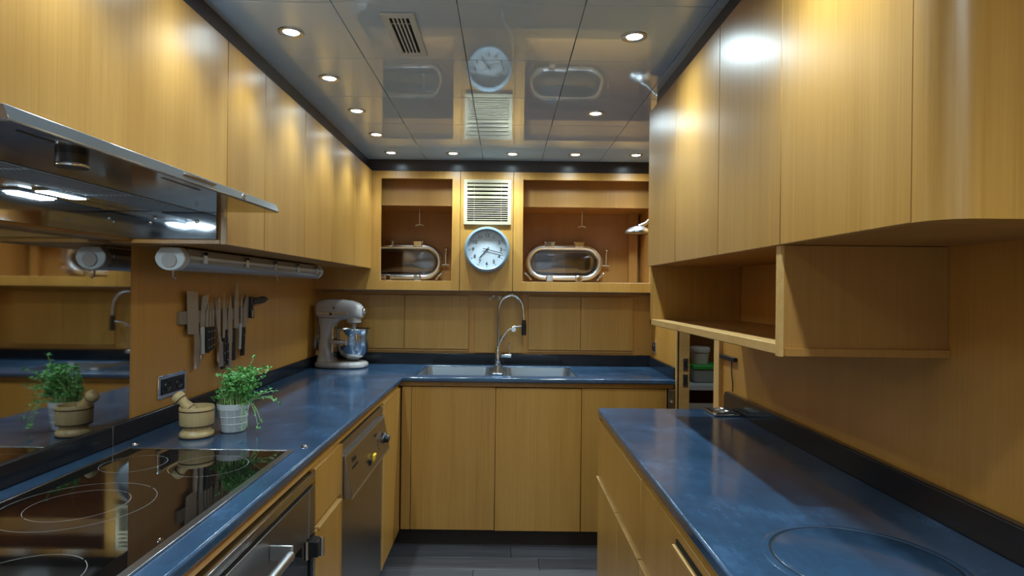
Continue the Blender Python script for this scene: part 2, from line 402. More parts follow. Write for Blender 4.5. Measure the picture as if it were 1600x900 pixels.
# ------------------------------------------------------------------ back base cabinets
t = thing('sink_cabinet', (-.05, 3.42, .107), 'wooden base cabinet with two plain doors under the double sink', 'cabinet')
box('carcass', (-.58, .440, 3.44, 3.98, .107, .80), 'wood_inner', t)
box('filler_strip', (-.583, -.529, FYB, FYB+.02, .107, .922), 'wood', t, .001, 1)
box('door', (-.526, -.0475, FYB, FYB+.02, .107, .922), 'wood', t, .0012, 1)
box('door', (-.0445, .4435, FYB, FYB+.02, .104, .920), 'wood', t, .0012, 1)
t = thing('base_cabinet', (.69, 3.42, .107), 'wooden base cabinet right of the sink beside the pantry doorway', 'cabinet')
box('carcass', (.446, .94, 3.44, 3.98, .107, .94), 'wood_inner', t)
box('door', (.4475, .932, FYB, FYB+.02, .104, .922), 'wood', t, .0012, 1)
t = thing('door_catch', (.955, FYB, .82), 'steel catch plate with a round stud at the end of the sink worktop', 'catch')
box('plate', (.94, .974, FYB-.004, FYB+.03, .78, .925), 'dw_steel', t, .001, 1)
bm = bmesh.new(); lathe(bm, [(0, .02), (.006, .018), (.010, .011), (.010, .005), (.005, .003), (.005, 0)], (.957, FYB-.004, .855), 14, Matrix.Rotation(PI/2, 4, 'X')); O('stud', bm, 'chrome', t, 60)
box('top_lip', (.94, .974, FYB-.012, FYB-.004, .918, .926), 'satin', t)

# ------------------------------------------------------------------ left base units
def front(name, y0, y1, z0, z1, parent, mat='wood'): return box(name, (FX-.02, FX, y0, y1, z0, z1), mat, parent, .0012, 1)
t = thing('corner_cabinet', (-.9, 3.15, .104), 'wooden corner base cabinet between the dishwasher and the sink cabinet', 'cabinet')
box('carcass', (-1.2, FX-.022, 2.925, 3.39, .107, .94), 'wood_inner', t)
front('door', 2.93, 3.402, .104, .918, t); box('edge_strip', (FX-.02, FX+.002, 2.912, 2.926, .104, .905), 'edge', t)
t = thing('drawer_cabinet', (-.9, 2.02, .104), 'narrow wooden cabinet with one drawer between the oven and the dishwasher', 'cabinet')
box('carcass', (-1.2, FX-.022, 1.885, 2.17, .107, .94), 'wood_inner', t)
front('drawer_front', 1.875, 2.172, .735, .912, t)
dr = front('door', 1.885, 2.172, .104, .712, t); box('lip', (FX-.02, FX+.006, 1.90, 2.165, .712, .718), 'edge', dr)
box('edge_strip', (FX-.018, FX+.001, 2.174, 2.183, .104, .912), 'wood', t)
# dishwasher
t = thing('dishwasher', (-.9, 2.55, .1), 'stainless dishwasher with a slanted control panel under the left worktop', 'dishwasher')
box('casing', (-1.2, FX-.024, 2.19, 2.905, .1, .91), 'dw_steel', t)
box('top_strip', (FX-.024, FX-.006, 2.19, 2.905, .862, .908), 'dw_steel', t)
box('door', (FX-.024, FX-.002, 2.19, 2.905, .1, .715), 'dw_steel', t, .002)
bm = bmesh.new(); prism(bm, [(FX-.024, .862), (FX+.006, .862), (FX+.036, .712), (FX+.032, .704), (FX-.024, .704)], 'Y', 2.197, 2.90)
cp = O('control_panel', bm, 'dw_steel', t, 0, .002)
for z0, z1, dx in ((.704, .712, .034), (.856, .863, .0065)):
    box('edge_trim', (FX+dx-.004, FX+dx+.003, 2.197, 2.90, z0, z1), 'satin', cp)
sl = math.atan2(.030, .150)
def on_panel(y, z): return Vector((FX+.006+(.862-z)*.2+.0005, y, z))
Rp = Matrix.Rotation(PI/2+sl, 4, 'Y')
bm = bmesh.new(); lathe(bm, [(0, 0), (.026, 0), (.024, .008), (.019, .01), (.017, .026), (0, .028)], on_panel(2.82, .775), 24, Rp); kn = O('knob', bm, 'black', cp, 40)
bm = bmesh.new(); lathe(bm, [(.031, -.001), (.032, .002), (.026, .003), (.024, -.001)], on_panel(2.82, .775), 24, Rp); O('collar', bm, 'chrome', kn, 40)
def pbox(name, y0, y1, z0, z1, th, mat):
    bm = bmesh.new(); c = on_panel((y0+y1)/2, (z0+z1)/2); bx(bm, -(z1-z0)/2, (z1-z0)/2, -(y1-y0)/2, (y1-y0)/2, 0, th)
    bmesh.ops.transform(bm, matrix=Matrix.Translation(c) @ Rp, verts=bm.verts); return O(name, bm, mat, cp, 0, min(.003, th*.3))
pbox('start_button', 2.545, 2.582, .742, .772, .012, 'yellow'); pbox('switch', 2.495, 2.52, .738, .766, .008, 'black')
pbox('display', 2.66, 2.70, .808, .828, .001, 'black')
for k in range(3): pbox('indicator', 2.69, 2.70, .785-.016*k, .794-.016*k, .001, 'black')
for body, z, s in (('Miele', .825, .030), ('PROFESSIONAL', .80, .013)):
    q = text_mesh('lettering', body, s, 'black', cp, on_panel(2.30, z), (0, 0, 0), 'small dark maker lettering')
    q.rotation_euler = (Matrix.Rotation(-sl, 4, 'Y') @ Matrix.Rotation(PI/2, 4, 'Z') @ Matrix.Rotation(PI/2, 4, 'X')).to_euler()
# oven
t = thing('oven', (-.9, 1.4, .1), 'stainless built-in oven below the hob with a bar handle', 'oven')
box('casing', (-1.2, FX-.03, .95, 1.862, .1, .90), 'dw_steel', t)
box('vent_strip', (FX-.03, FX+.004, .95, 1.862, .893, .906), 'steel', t, .001, 1)
box('vent_strip', (FX-.03, FX-.002, .95, 1.862, .876, .888), 'steel', t, .001, 1)
box('vent_gap', (FX-.03, FX-.012, .95, 1.862, .862, .893), 'black', t)
fa = box('fascia', (FX-.03, FX+.002, .95, 1.864, .722, .866), 'dw_steel', t, .002)
box('fascia_seam', (FX+.002, FX+.004, 1.803, 1.810, .722, .864), 'satin', fa)
od = box('oven_door', (FX-.03, FX-.004, .95, 1.83, .12, .716), 'ovenglass', t, .003)
box('side_strip', (FX-.03, FX+.001, 1.832, 1.845, .12, .716), 'black', t); box('side_strip', (FX-.03, FX+.004, 1.847, 1.862, .12, .716), 'steel', t)
for y in (1.505, 1.02):
    bm = bmesh.new(); bx(bm, FX+.002, FX+.062, y-.003, y+.003, .79, .83); O('handle_bracket', bm, 'satin', t, 0, .002)
bm = bmesh.new(); tube(bm, [(FX+.056, .99, .806), (FX+.056, 1.50, .806)], .012, 14); O('handle_bar', bm, 'satin', t, 60)
lt = box('door_latch', (FX-.004, FX+.034, 1.80, 1.845, .665, .715), 'black', t, .004)
bm = bmesh.new(); cyl(bm, (FX+.036, 1.83, .662), .008, .056, 'Z', 12); O('latch_pin', bm, 'chrome', lt, 40)
bm = bmesh.new(); cyl(bm, (FX+.0, 1.795, .662), .006, .056, 'Z', 12); O('latch_pin', bm, 'chrome', lt, 40)

# ------------------------------------------------------------------ hob
t = thing('hob', (-.9, 1.35, ZC), 'black glass ceramic hob with a steel frame set in the left worktop', 'hob')
HX0, HX1, HY0, HY1 = -1.147, -.638, .86, 1.826
boxes('glass', [(HX0+.008, HX1-.02, HY0+.02, HY1-.012, ZC+.0005, ZC+.004)], 'hobglass', t)
box('frame_bar', (HX1-.02, HX1, HY0, HY1, ZC+.0003, ZC+.0055), 'steel', t, .001, 1)
box('frame_bar', (HX0, HX0+.008, HY0, HY1, ZC+.0003, ZC+.0055), 'steel', t, .001, 1)
box('frame_bar', (HX0+.008, HX1-.02, HY1-.010, HY1, ZC+.0003, ZC+.0055), 'steel', t, .001, 1)
box('frame_bar', (HX0+.008, HX1-.02, HY0, HY0+.02, ZC+.0003, ZC+.0055), 'steel', t, .001, 1)
def ringmark(c, r, w=.0011):
    bm = bmesh.new(); n = 72; gaps = {10, 46}
    for i in range(n):
        if i in gaps: continue
        a, b = 2*PI*i/n, 2*PI*(i+1)/n
        bm.faces.new([bm.verts.new((c[0]+q*math.cos(u), c[1]+q*math.sin(u), ZC+.0043)) for q, u in ((r, a), (r+w, a), (r+w, b), (r, b))])
    O('zone_ring', bm, 'print', t)
for c, r in (((-.958, 1.348), .100), ((-.958, 1.348), .153), ((-1.03, 1.665), .082), ((-.815, 1.655), .100), ((-.815, 1.0), .098)): ringmark(c, r)
for i, (x, y, z) in enumerate(((-1.161, 1.878, ZC), (-.625, 1.878, ZC), (-.669, 1.166, ZC+.004))):
    bm = bmesh.new(); lathe(bm, [(q*(.55 if i == 2 else 1), h*(.5 if i == 2 else 1)+.0002) for q, h in ((.0, 0.0005), (.012, .0005), (.011, .003), (.007, .004), (.006, .002), (0, .002))], (x, y, z), 16)
    tag(O('screw_cap', bm, 'chrome', None, 40), ['round steel screw cap beside the wall corner of the hob', 'round steel screw cap beside the aisle corner of the hob', 'small steel touch dot on the hob glass edge'][i], 'screw cap')

# ------------------------------------------------------------------ left wall: steel panel, hood, cabinets
tag(box('steel_splashback', (XWL+.0006, XWL+.005, .2, 1.96, 1.0435, 1.71), 'mirror_steel', None), 'polished steel splashback sheet on the wall behind the hob', 'splashback')
t = thing('cooker_hood', (-.9, 1.35, 1.628), 'stainless slide-out cooker hood with a long slanted visor above the hob', 'cooker hood')
bm = bmesh.new(); prism(bm, [(-.716, 1.711), (-.700, 1.711), (-.699, 1.713), (-.707, 1.735), (-.88, 1.735), (-.88, 1.715)], 'Y', .838, 1.838); vz = O('visor', bm, 'visor', t, 0, .0015, 1)
box('underside', (-.93, -.704, .84, 1.836, 1.710, 1.7145), 'steel_h', t)
box('filter_gap', (-.945, -.93, .84, 1.836, 1.7105, 1.7155), 'black', t)
for y0, y1 in ((.85, 1.175), (1.18, 1.505), (1.51, 1.83)):
    f = box('filter', (-1.075, -.945, y0, y1, 1.709, 1.7145), 'grid', t, .001, 1)
    boxes('mesh_ribs', [(-1.072+.012*k, -1.069+.012*k, y0+.005, y1-.005, 1.7078, 1.709) for k in range(11)], 'steel_h', f)
box('lamp_channel', (-1.154, -1.075, .84, 1.836, 1.712, 1.7165), 'steel_h', t)
for y in (1.50, .95):
    lm = box('hood_lamp', (-1.14, -1.095, y-.07, y+.07, 1.706, 1.712), 'chrome', t, .002)
    box('lamp_lens', (-1.137, -1.098, y-.06, y+.06, 1.7045, 1.706), 'hoodbulb', lm)
    ld = bpy.data.lights.new('hood_light', 'AREA'); ld.shape = 'RECTANGLE'; ld.size = .035; ld.size_y = .11; ld.energy = 1.0; ld.color = LED
    lo = bpy.data.objects.new('hood_light', ld); COL.objects.link(lo); lo.parent = lm; lo.location = (-0, 0, -.008)
bm = bmesh.new(); lathe(bm, [(0, 0), (.023, 0), (.025, .003), (.025, .022), (0, .022)], (-.768, 1.055, 1.688), 28); kb = O('control_knob', bm, 'black', t, 40)
bm = bmesh.new(); lathe(bm, [(.0252, 0), (.026, .001), (.026, .005), (.0252, .006)], (-.768, 1.055, 1.688), 28); O('knob_rim', bm, 'chrome', kb, 40)
box('slot', (-.733, -.727, 1.265, 1.42, 1.7092, 1.7104), 'black', vz); box('slot', (-.733, -.727, .89, .96, 1.7092, 1.7104), 'black', vz)
bm = bmesh.new(); bx(bm, -.7035, -.6985, 1.30, 1.44, 1.724, 1.7285); O('emblem_bar', bm, 'chrome', vz, 0, .001)
bm = bmesh.new(); lathe(bm, [(0, 0), (.009, 0), (.009, .003), (.006, .004), (.005, .002), (0, .002)], (-.7015, 1.593, 1.7215), 16, Matrix.Rotation(PI/2, 4, 'Y')); O('visor_button', bm, 'chrome', vz, 40)
box('back_plate', (-1.165, -1.156, .84, 1.85, 1.628, 1.712), 'plate', t)
box('soffit_board', (-1.229, -1.166, .84, 1.85, 1.622, 1.64), 'wood_inner', t)
ep = box('end_plate', (-1.156, -.895, 1.845, 1.8535, 1.628, 1.714), 'plate', t)
for x, z in ((-1.10, 1.678), (-1.085, 1.69), (-.955, 1.682)):
    bm = bmesh.new(); lathe(bm, [(0, .003), (.006, .002), (.007, 0)], (x, 1.845, z), 10, Matrix.Rotation(PI/2, 4, 'X')); O('screw', bm, 'chrome', ep, 60)

def upper_left(y0, y1, z0, label, doors=1, depth=.36):
    t = thing('wall_cabinet', (-1.0, (y0+y1)/2, z0), label, 'wall cabinet', 'wooden wall cabinets above the left worktop')
    box('carcass', (-1.234, UL-.0202, y0, y1, z0+.002, 2.245), 'wood_inner', t)
    for k in range(doors):
        a = y0+(y1-y0)*k/doors; b = y0+(y1-y0)*(k+1)/doors
        box('door', (UL-.02, UL, a+.0012, b-.0012, z0, 2.245), 'wood', t, .0012, 1)
upper_left(.84, 1.854, 1.737, 'wide wooden wall cabinet directly above the cooker hood')
ul = [1.8555, 2.146, 2.575, 2.985, 3.424, 3.859]
for i, lb in enumerate(('narrow wooden wall cabinet right next to the end of the cooker hood', 'second wooden wall cabinet from the cooker hood along the left side',
                        'third wooden wall cabinet from the cooker hood along the left side', 'fourth wooden wall cabinet from the cooker hood, one before the corner',
                        'last left wooden wall cabinet, meeting the open porthole niche in the corner')):
    upper_left(ul[i], ul[i+1], 1.612, lb)

# fluorescent batten under the left cabinets
t = thing('batten_light', (-1.1, 2.7, 1.53), 'unlit fluorescent batten light with clear cover under the left wall cabinets', 'light fitting')
Y0, Y1 = 1.955, 3.44
bm = bmesh.new(); prism(bm, [(-1.15, 1.578), (-1.05, 1.578), (-1.065, 1.607), (-1.135, 1.607)], 'Y', Y0+.05, Y1-.02); O('housing', bm, 'hgrey', t, 0, .003)
bm = bmesh.new(); prism(bm, [(-1.152, 1.582), (-1.048, 1.582), (-1.048, 1.572), (-1.152, 1.572)], 'Y', Y0+.04, Y1); O('rim', bm, 'whitep', t)
bm = bmesh.new(); n = 14; pr = [(-1.1+.047*math.cos(PI+PI*k/n), 1.572+.040*math.sin(PI+PI*k/n)) for k in range(n+1)]; pi_ = [(-1.1+.044*math.cos(-PI*k/n), 1.572+.037*math.sin(-PI*k/n)) for k in range(n+1)]
prism(bm, pr+pi_, 'Y', Y0+.03, Y1); O('diffuser', bm, 'clear', t, 40)
bm = bmesh.new(); cyl(bm, (-1.1, Y0+.06, 1.558), .013, Y1-Y0-.09, 'Y', 14); O('tube', bm, 'whitep', t, 40)
for y in (Y0, Y1-.03):
    bm = bmesh.new(); n = 12; pp = [(-1.1+.05*math.cos(PI+PI*k/n), 1.575+.043*math.sin(PI+PI*k/n)) for k in range(n+1)]+[(-1.055, 1.59), (-1.07, 1.6085), (-1.13, 1.6085), (-1.145, 1.59)]
    prism(bm, pp, 'Y', y, y+.035); e = O('end_cap', bm, 'whitep', t, 0, .003)
    if y == Y0:
        bm = bmesh.new(); cyl(bm, (-1.1, y-.006, 1.566), .024, .008, 'Y', 20); O('plug', bm, 'white', e, 40)
for y in (2.08, 2.42, 2.72, 3.02, 3.32):
    bm = bmesh.new(); bx(bm, -1.05, -1.043, y-.012, y+.012, 1.56, 1.60); bx(bm, -1.062, -1.043, y-.012, y+.012, 1.588, 1.60); O('clip', bm, 'satin', t, 0, .001)
for y in (1.975, 2.88):
    bm = bmesh.new(); tube(bm, [(-1.1, y, 1.535), (-1.1, y, 1.512), (-1.09, y, 1.505)], .003, 6); O('release_pin', bm, 'satin', t, 60)

# ------------------------------------------------------------------ left wall fittings
def socket(name, pos, along, w, h, label, n=2, normal=(1, 0, 0)):
    t = thing(name, pos, label, 'socket')
    nx = normal[0]; x = pos[0]; y = pos[1]; z = pos[2]
    def b(nm, a0, a1, z0, z1, d0, d1, mat, par, bev=0): return box(nm, (min(x+nx*d0, x+nx*d1), max(x+nx*d0, x+nx*d1), y+a0, y+a1, z+z0, z+z1), mat, par, bev)
    b('frame', -w/2, w/2, -h/2, h/2, 0, .008, 'chrome', t, .003)
    ins = b('insert', -w/2+.014, w/2-.014, -h/2+.014, h/2-.014, .008, .011, 'black', t, .001)
    for k in range(n):
        c = y+(-w/2+.014)+(w-.028)*(k+.5)/n
        bm = bmesh.new(); lathe(bm, [(.0, .0002), (.013, .0002), (.016, .003), (.019, .003), (.02, 0)], (x+nx*.011, c, z), 18, Matrix.Rotation(nx*PI/2, 4, 'Y')); O('outlet', bm, 'black', ins, 40)
socket('wall_socket', (XWL, 2.212, 1.117), 'Y', .18, .085, 'double socket in a polished frame on the wall behind the mortar', 2)
socket('wall_socket', (XWL, 3.935, 1.118), 'Y', .085, .085, 'small black socket on the left wall behind the stand mixer', 1)
socket('wall_socket', (XWR, 3.925, 1.118), 'Y', .085, .085, 'small black socket on the right wall by the pantry doorway', 1, (-1, 0, 0))

# magnetic strip and knives (y along the wall, z up)
XS = XWL
tag(box('magnetic_strip', (XS, XS+.016, 2.25, 2.86, 1.335, 1.385), 'strip', None, .002), 'brownish magnetic knife strip on the wooden wall under the batten light', 'knife rack')
BX = XS+.0165
def poly_plate(bm, pts, x0, th):
    prism(bm, pts, 'X', x0, x0+th)
def knife(label, blade, hpts, hw, hmat, rivets=0, ring=False, layer=0, name='kitchen_knife'):
    zs = min(p[1] for p in hpts); t = thing(name, (BX, hpts[0][0], zs), label, 'knife', 'knives on the magnetic strip')
    x0 = BX+layer*.004
    bm = bmesh.new(); poly_plate(bm, blade, x0, .0025); O('blade', bm, 'brownmetal', t, 0)
    bm = bmesh.new(); n = len(hpts)
    secs = []
    for i, (y, z) in enumerate(hpts):
        k = hw*(1+.12*math.sin(i*2.1)) if 0 < i < n-1 else hw
        d = .008
        secs.append([(x0+.00125+d*math.cos(a)*(1), y+k/2*math.sin(a), z) for a in [2*PI*j/10 for j in range(10)]])
    loft(bm, secs); h = O('handle', bm, hmat, t, 45)
    for r in range(rivets):
        f = (r+.6)/(rivets+.2); a, b = hpts[0], hpts[-1]
        bm = bmesh.new(); lathe(bm, [(.0035, 0), (.003, .0015), (0, .002)], (x0+.0085, a[0]+(b[0]-a[0])*f, a[1]+(b[1]-a[1])*f), 8, Matrix.Rotation(PI/2, 4, 'Y')); O('rivet', bm, 'chrome', h, 60)
    if ring:
        a = hpts[-1]; bm = bmesh.new(); tube(bm, [(x0, a[0]+.012*math.cos(q), a[1]-.016+.016*math.sin(q)) for q in [2*PI*j/12 for j in range(12)]], .0016, 5, True); O('hanging_ring', bm, 'satin', t, 60)
def H(y0, z0, y1, z1, n=5): return [(y0+(y1-y0)*i/(n-1), z0+(z1-z0)*i/(n-1)) for i in range(n)]
def B(ty, tz, by, bz, w, lean=1):   # simple pointed blade from tip to bolster
    return [(by-w/2, bz), (by-w/2+.2*w*0, bz+(tz-bz)*.6), (ty, tz), (by+w/2*1.0, bz+(tz-bz)*.55), (by+w/2, bz)]
knife('broad steel cleaver, leftmost on the knife strip', [(2.285, 1.463), (2.365, 1.458), (2.374, 1.294), (2.345, 1.292), (2.293, 1.297)], [(2.357, 1.296), (2.363, 1.25), (2.360, 1.20), (2.363, 1.17), (2.356, 1.158)], .03, 'satin')
knife('wide triangular blade knife with a pale grey handle beside the cleaver', [(2.385, 1.318), (2.392, 1.395), (2.40, 1.44), (2.453, 1.451), (2.428, 1.36), (2.42, 1.316)], H(2.402, 1.318, 2.405, 1.21), .028, 'hgrey', ring=True)
for i, (y, zt, zb) in enumerate(((2.434, 1.418, 1.211), (2.458, 1.415, 1.216), (2.481, 1.417, 1.222))):
    knife(('left', 'middle', 'right')[i]+' one of the three small black riveted steak knives', B(y+.014-.008*i, zt, y, 1.316, .018), H(y, 1.316, y+.004-.004*i, zb), .02, 'black', 3, layer=1)
knife('slim leaning all-steel knife right of the steak knives', [(2.49, 1.436), (2.515, 1.37), (2.53, 1.30), (2.552, 1.244), (2.527, 1.244), (2.505, 1.32)], H(2.541, 1.246, 2.549, 1.141), .034, 'satin', layer=2)
knife('serrated bread knife half hidden behind the leaning steel knife', [(2.53, 1.27)]+[(2.53-.004*(k % 2), 1.28+.013*k) for k in range(12)]+[(2.548, 1.448), (2.556, 1.27)], H(2.543, 1.27, 2.543, 1.16), .02, 'satin')
knife('thin dark boning knife with a long black riveted handle', B(2.577, 1.457, 2.578, 1.258, .022), H(2.58, 1.26, 2.572, 1.127), .027, 'black', 3, layer=1)
knife('short bladed knife with a long black riveted handle', B(2.604, 1.408, 2.606, 1.293, .016), H(2.608, 1.294, 2.613, 1.14), .024, 'black', 4)
knife('long plain steel handled knife in the middle of the strip', B(2.637, 1.452, 2.638, 1.236, .040), H(2.637, 1.238, 2.635, 1.119), .026, 'satin', layer=1)
knife('tall chef knife with the highest tip and a plain black handle', [(2.682, 1.294), (2.685, 1.42), (2.704, 1.511), (2.722, 1.44), (2.73, 1.31), (2.725, 1.292)], H(2.683, 1.295, 2.679, 1.152), .038, 'black')
knife('narrow knife with a light grey handle right of the chef knife', B(2.757, 1.478, 2.749, 1.31, .018), H(2.738, 1.312, 2.731, 1.197), .018, 'hgrey', layer=1)
knife('broad knife with a black riveted handle, last upright on the strip', [(2.775, 1.293), (2.783, 1.40), (2.822, 1.462), (2.832, 1.40), (2.808, 1.29)], H(2.783, 1.294, 2.773, 1.163), .032, 'black', 2)
t = thing('vegetable_peeler', (BX, 2.92, 1.40), 'black handled peeler lying sideways at the right end of the strip', 'peeler', None)
bm = bmesh.new(); loft(bm, [[(BX+.010+.009*math.cos(a), y, z+h*math.sin(a)) for a in [2*PI*j/10 for j in range(10)]] for y, z, h in ((2.855, 1.412, .02), (2.90, 1.414, .014), (2.96, 1.418, .018), (3.0, 1.42, .016), (3.025, 1.421, .006))]); O('handle', bm, 'black', t, 50)
box('head', (BX, BX+.016, 2.838, 2.858, 1.375, 1.435), 'black', t, .003)
t = thing('knife_sharpener', (BX, 2.853, 1.357), 'small black and steel sharpener below the peeler', 'sharpener')
box('body', (BX, BX+.014, 2.838, 2.872, 1.333, 1.374), 'black', t, .003); box('blade_insert', (BX+.014, BX+.016, 2.843, 2.856, 1.338, 1.370), 'satin', t)

# ------------------------------------------------------------------ back upper niches, vent, clock
def niche(name, x0, x1, ox0, ox1, label, fx0):
    t = thing(name, ((x0+x1)/2, UB, 1.474), label, 'open cabinet')
    bm = bmesh.new(); slab_x = [x0, ox0, ox1, x1]; zz = [1.474, 1.536, 2.196, 2.245]
    V = {}
    bm2 = bm
    xs_, ys_ = slab_x, zz
    slab(bm2, xs_, ys_, lambda x, z: not (ox0 < x < ox1 and 1.536 < z < 2.196), 0, .02)
    bmesh.ops.transform(bm2, matrix=Matrix(((1, 0, 0, 0), (0, 0, 1, UB), (0, 1, 0, 0), (0, 0, 0, 1))), verts=bm2.verts)
    O('face_frame', bm2, 'wood', t, 0, .0012, 1)
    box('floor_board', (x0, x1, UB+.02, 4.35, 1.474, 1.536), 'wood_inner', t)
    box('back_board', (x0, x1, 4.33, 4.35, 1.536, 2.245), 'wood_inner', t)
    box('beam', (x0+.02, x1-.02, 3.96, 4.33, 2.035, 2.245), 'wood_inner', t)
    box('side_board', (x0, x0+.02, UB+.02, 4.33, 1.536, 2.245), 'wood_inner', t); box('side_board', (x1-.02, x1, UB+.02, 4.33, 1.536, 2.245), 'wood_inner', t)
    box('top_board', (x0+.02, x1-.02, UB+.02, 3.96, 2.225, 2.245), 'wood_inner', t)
    return t
niche('open_cabinet', XWL, -.296, -.808, -.348, 'open wooden niche with a porthole at the left of the clock', XWL)
nr = niche('open_cabinet', .050, XWR-.001, .112, .935, 'wide open wooden niche with a porthole at the right of the clock', .05)
box('corner_post', (.885, .945, 4.27, 4.33, 1.536, 2.035), 'wood_inner', nr)
t = thing('clock_panel', (-.12, UB, 1.474), 'plain wooden panel between the two niches carrying the clock', 'panel')
box('panel', (-.2935, .0475, UB, UB+.02, 1.474, 2.245), 'wood', t, .0012, 1)
box('underside', (-.2935, .0475, UB+.02, 4.35, 1.474, 1.49), 'wood_inner', t)
# wall vent
t = thing('wall_vent', (-.12, UB, 1.90), 'cream louvred vent grille above the clock', 'vent')
VX0, VX1, VZ0, VZ1 = -.272, .034, 1.901, 2.193
bm = bmesh.new(); slab(bm, [VX0, VX0+.022, VX1-.022, VX1], [VZ0, VZ0+.022, VZ1-.022, VZ1], lambda x, z: not (VX0+.022 < x < VX1-.022 and VZ0+.022 < z < VZ1-.022), -.014, 0)
bmesh.ops.transform(bm, matrix=Matrix(((1, 0, 0, 0), (0, 0, 1, UB), (0, 1, 0, 0), (0, 0, 0, 1))), verts=bm.verts); O('frame', bm, 'cream', t, 0, .002)
box('backing', (VX0+.02, VX1-.02, UB-.002, UB-.0002, VZ0+.02, VZ1-.02), 'dark', t)
zs = [VZ1-.036-.026*k for k in range(4)]; z = zs[-1]-.018
while z > VZ0+.026: zs.append(z); z -= .0138
for i, z in enumerate(zs):
    hh = .0085 if i < 4 else .0042
    bm = bmesh.new(); prism(bm, [(UB-.003, z+hh*.6), (UB-.012, z-hh*.6), (UB-.012, z-hh*.6-.0015), (UB-.003, z+hh*.6-.003)] if i >= 4 else [(UB-.004, z+hh), (UB-.013, z+hh*.2), (UB-.013, z-hh), (UB-.006, z-hh)], 'X', VX0+.022, VX1-.022); O('slat', bm, 'cream', t)
for x in (-.205, -.03): box('rib', (x-.002, x+.002, UB-.005, UB-.002, VZ0+.022, VZ1-.022), 'cream', t)
# clock
CX, CZ_ = -.119, 1.741
t = thing('wall_clock', (CX, UB, CZ_-.145), 'round wall clock with a blue-grey rim and pale face', 'clock')
RY = Matrix.Rotation(PI/2, 4, 'X')
bm = bmesh.new(); lathe(bm, [(.0, 0), (.140, 0), (.146, .008), (.146, .03), (.140, .042), (.131, .045), (.124, .040), (.122, .018), (0, .018)], (CX, UB, CZ_), 56, RY); O('rim', bm, 'clockrim', t, 40)
bm = bmesh.new(); lathe(bm, [(0, .0182), (.1225, .0182), (.1225, .0195), (0, .0195)], (CX, UB, CZ_), 56, RY); fc = O('face', bm, 'clockface', t, 40)
yf = UB-.0200
for h in range(1, 13):
    a = PI/2-h*PI/6
    text_mesh('numeral', str(h), .032, 'black', fc, (CX+.090*math.cos(a), yf, CZ_+.090*math.sin(a)), FACE)
    bm = bmesh.new(); bx(bm, -.005, .005, -.0006, .0006, -.0012, .0012); bmesh.ops.transform(bm, matrix=Matrix.Translation((CX+.112*math.cos(a), yf, CZ_+.112*math.sin(a))) @ Matrix.Rotation(-a, 4, 'Y'), verts=bm.verts); O('hour_mark', bm, 'black', fc)
def hand(name, dx, dz, L, back, wd, d, mat='black'):
    a = math.atan2(dz, dx); bm = bmesh.new(); bx(bm, -back, L, -.0005, .0005, -wd, wd)
    bmesh.ops.transform(bm, matrix=Matrix.Translation((CX, UB-.0215-d, CZ_)) @ Matrix.Rotation(-a, 4, 'Y'), verts=bm.verts); O(name, bm, mat, t)
hand('hour_hand', -65, -75, .073, .018, .0026, 0); hand('minute_hand', 133, -32, .105, .026, .0021, .002); hand('second_hand', -45, -85, .10, -.0, .0007, .004, 'clockrim')
bm = bmesh.new(); lathe(bm, [(0, .018), (.006, .018), (.005, .028), (0, .029)], (CX, UB, CZ_), 14, RY); O('hub', bm, 'black', t, 40)

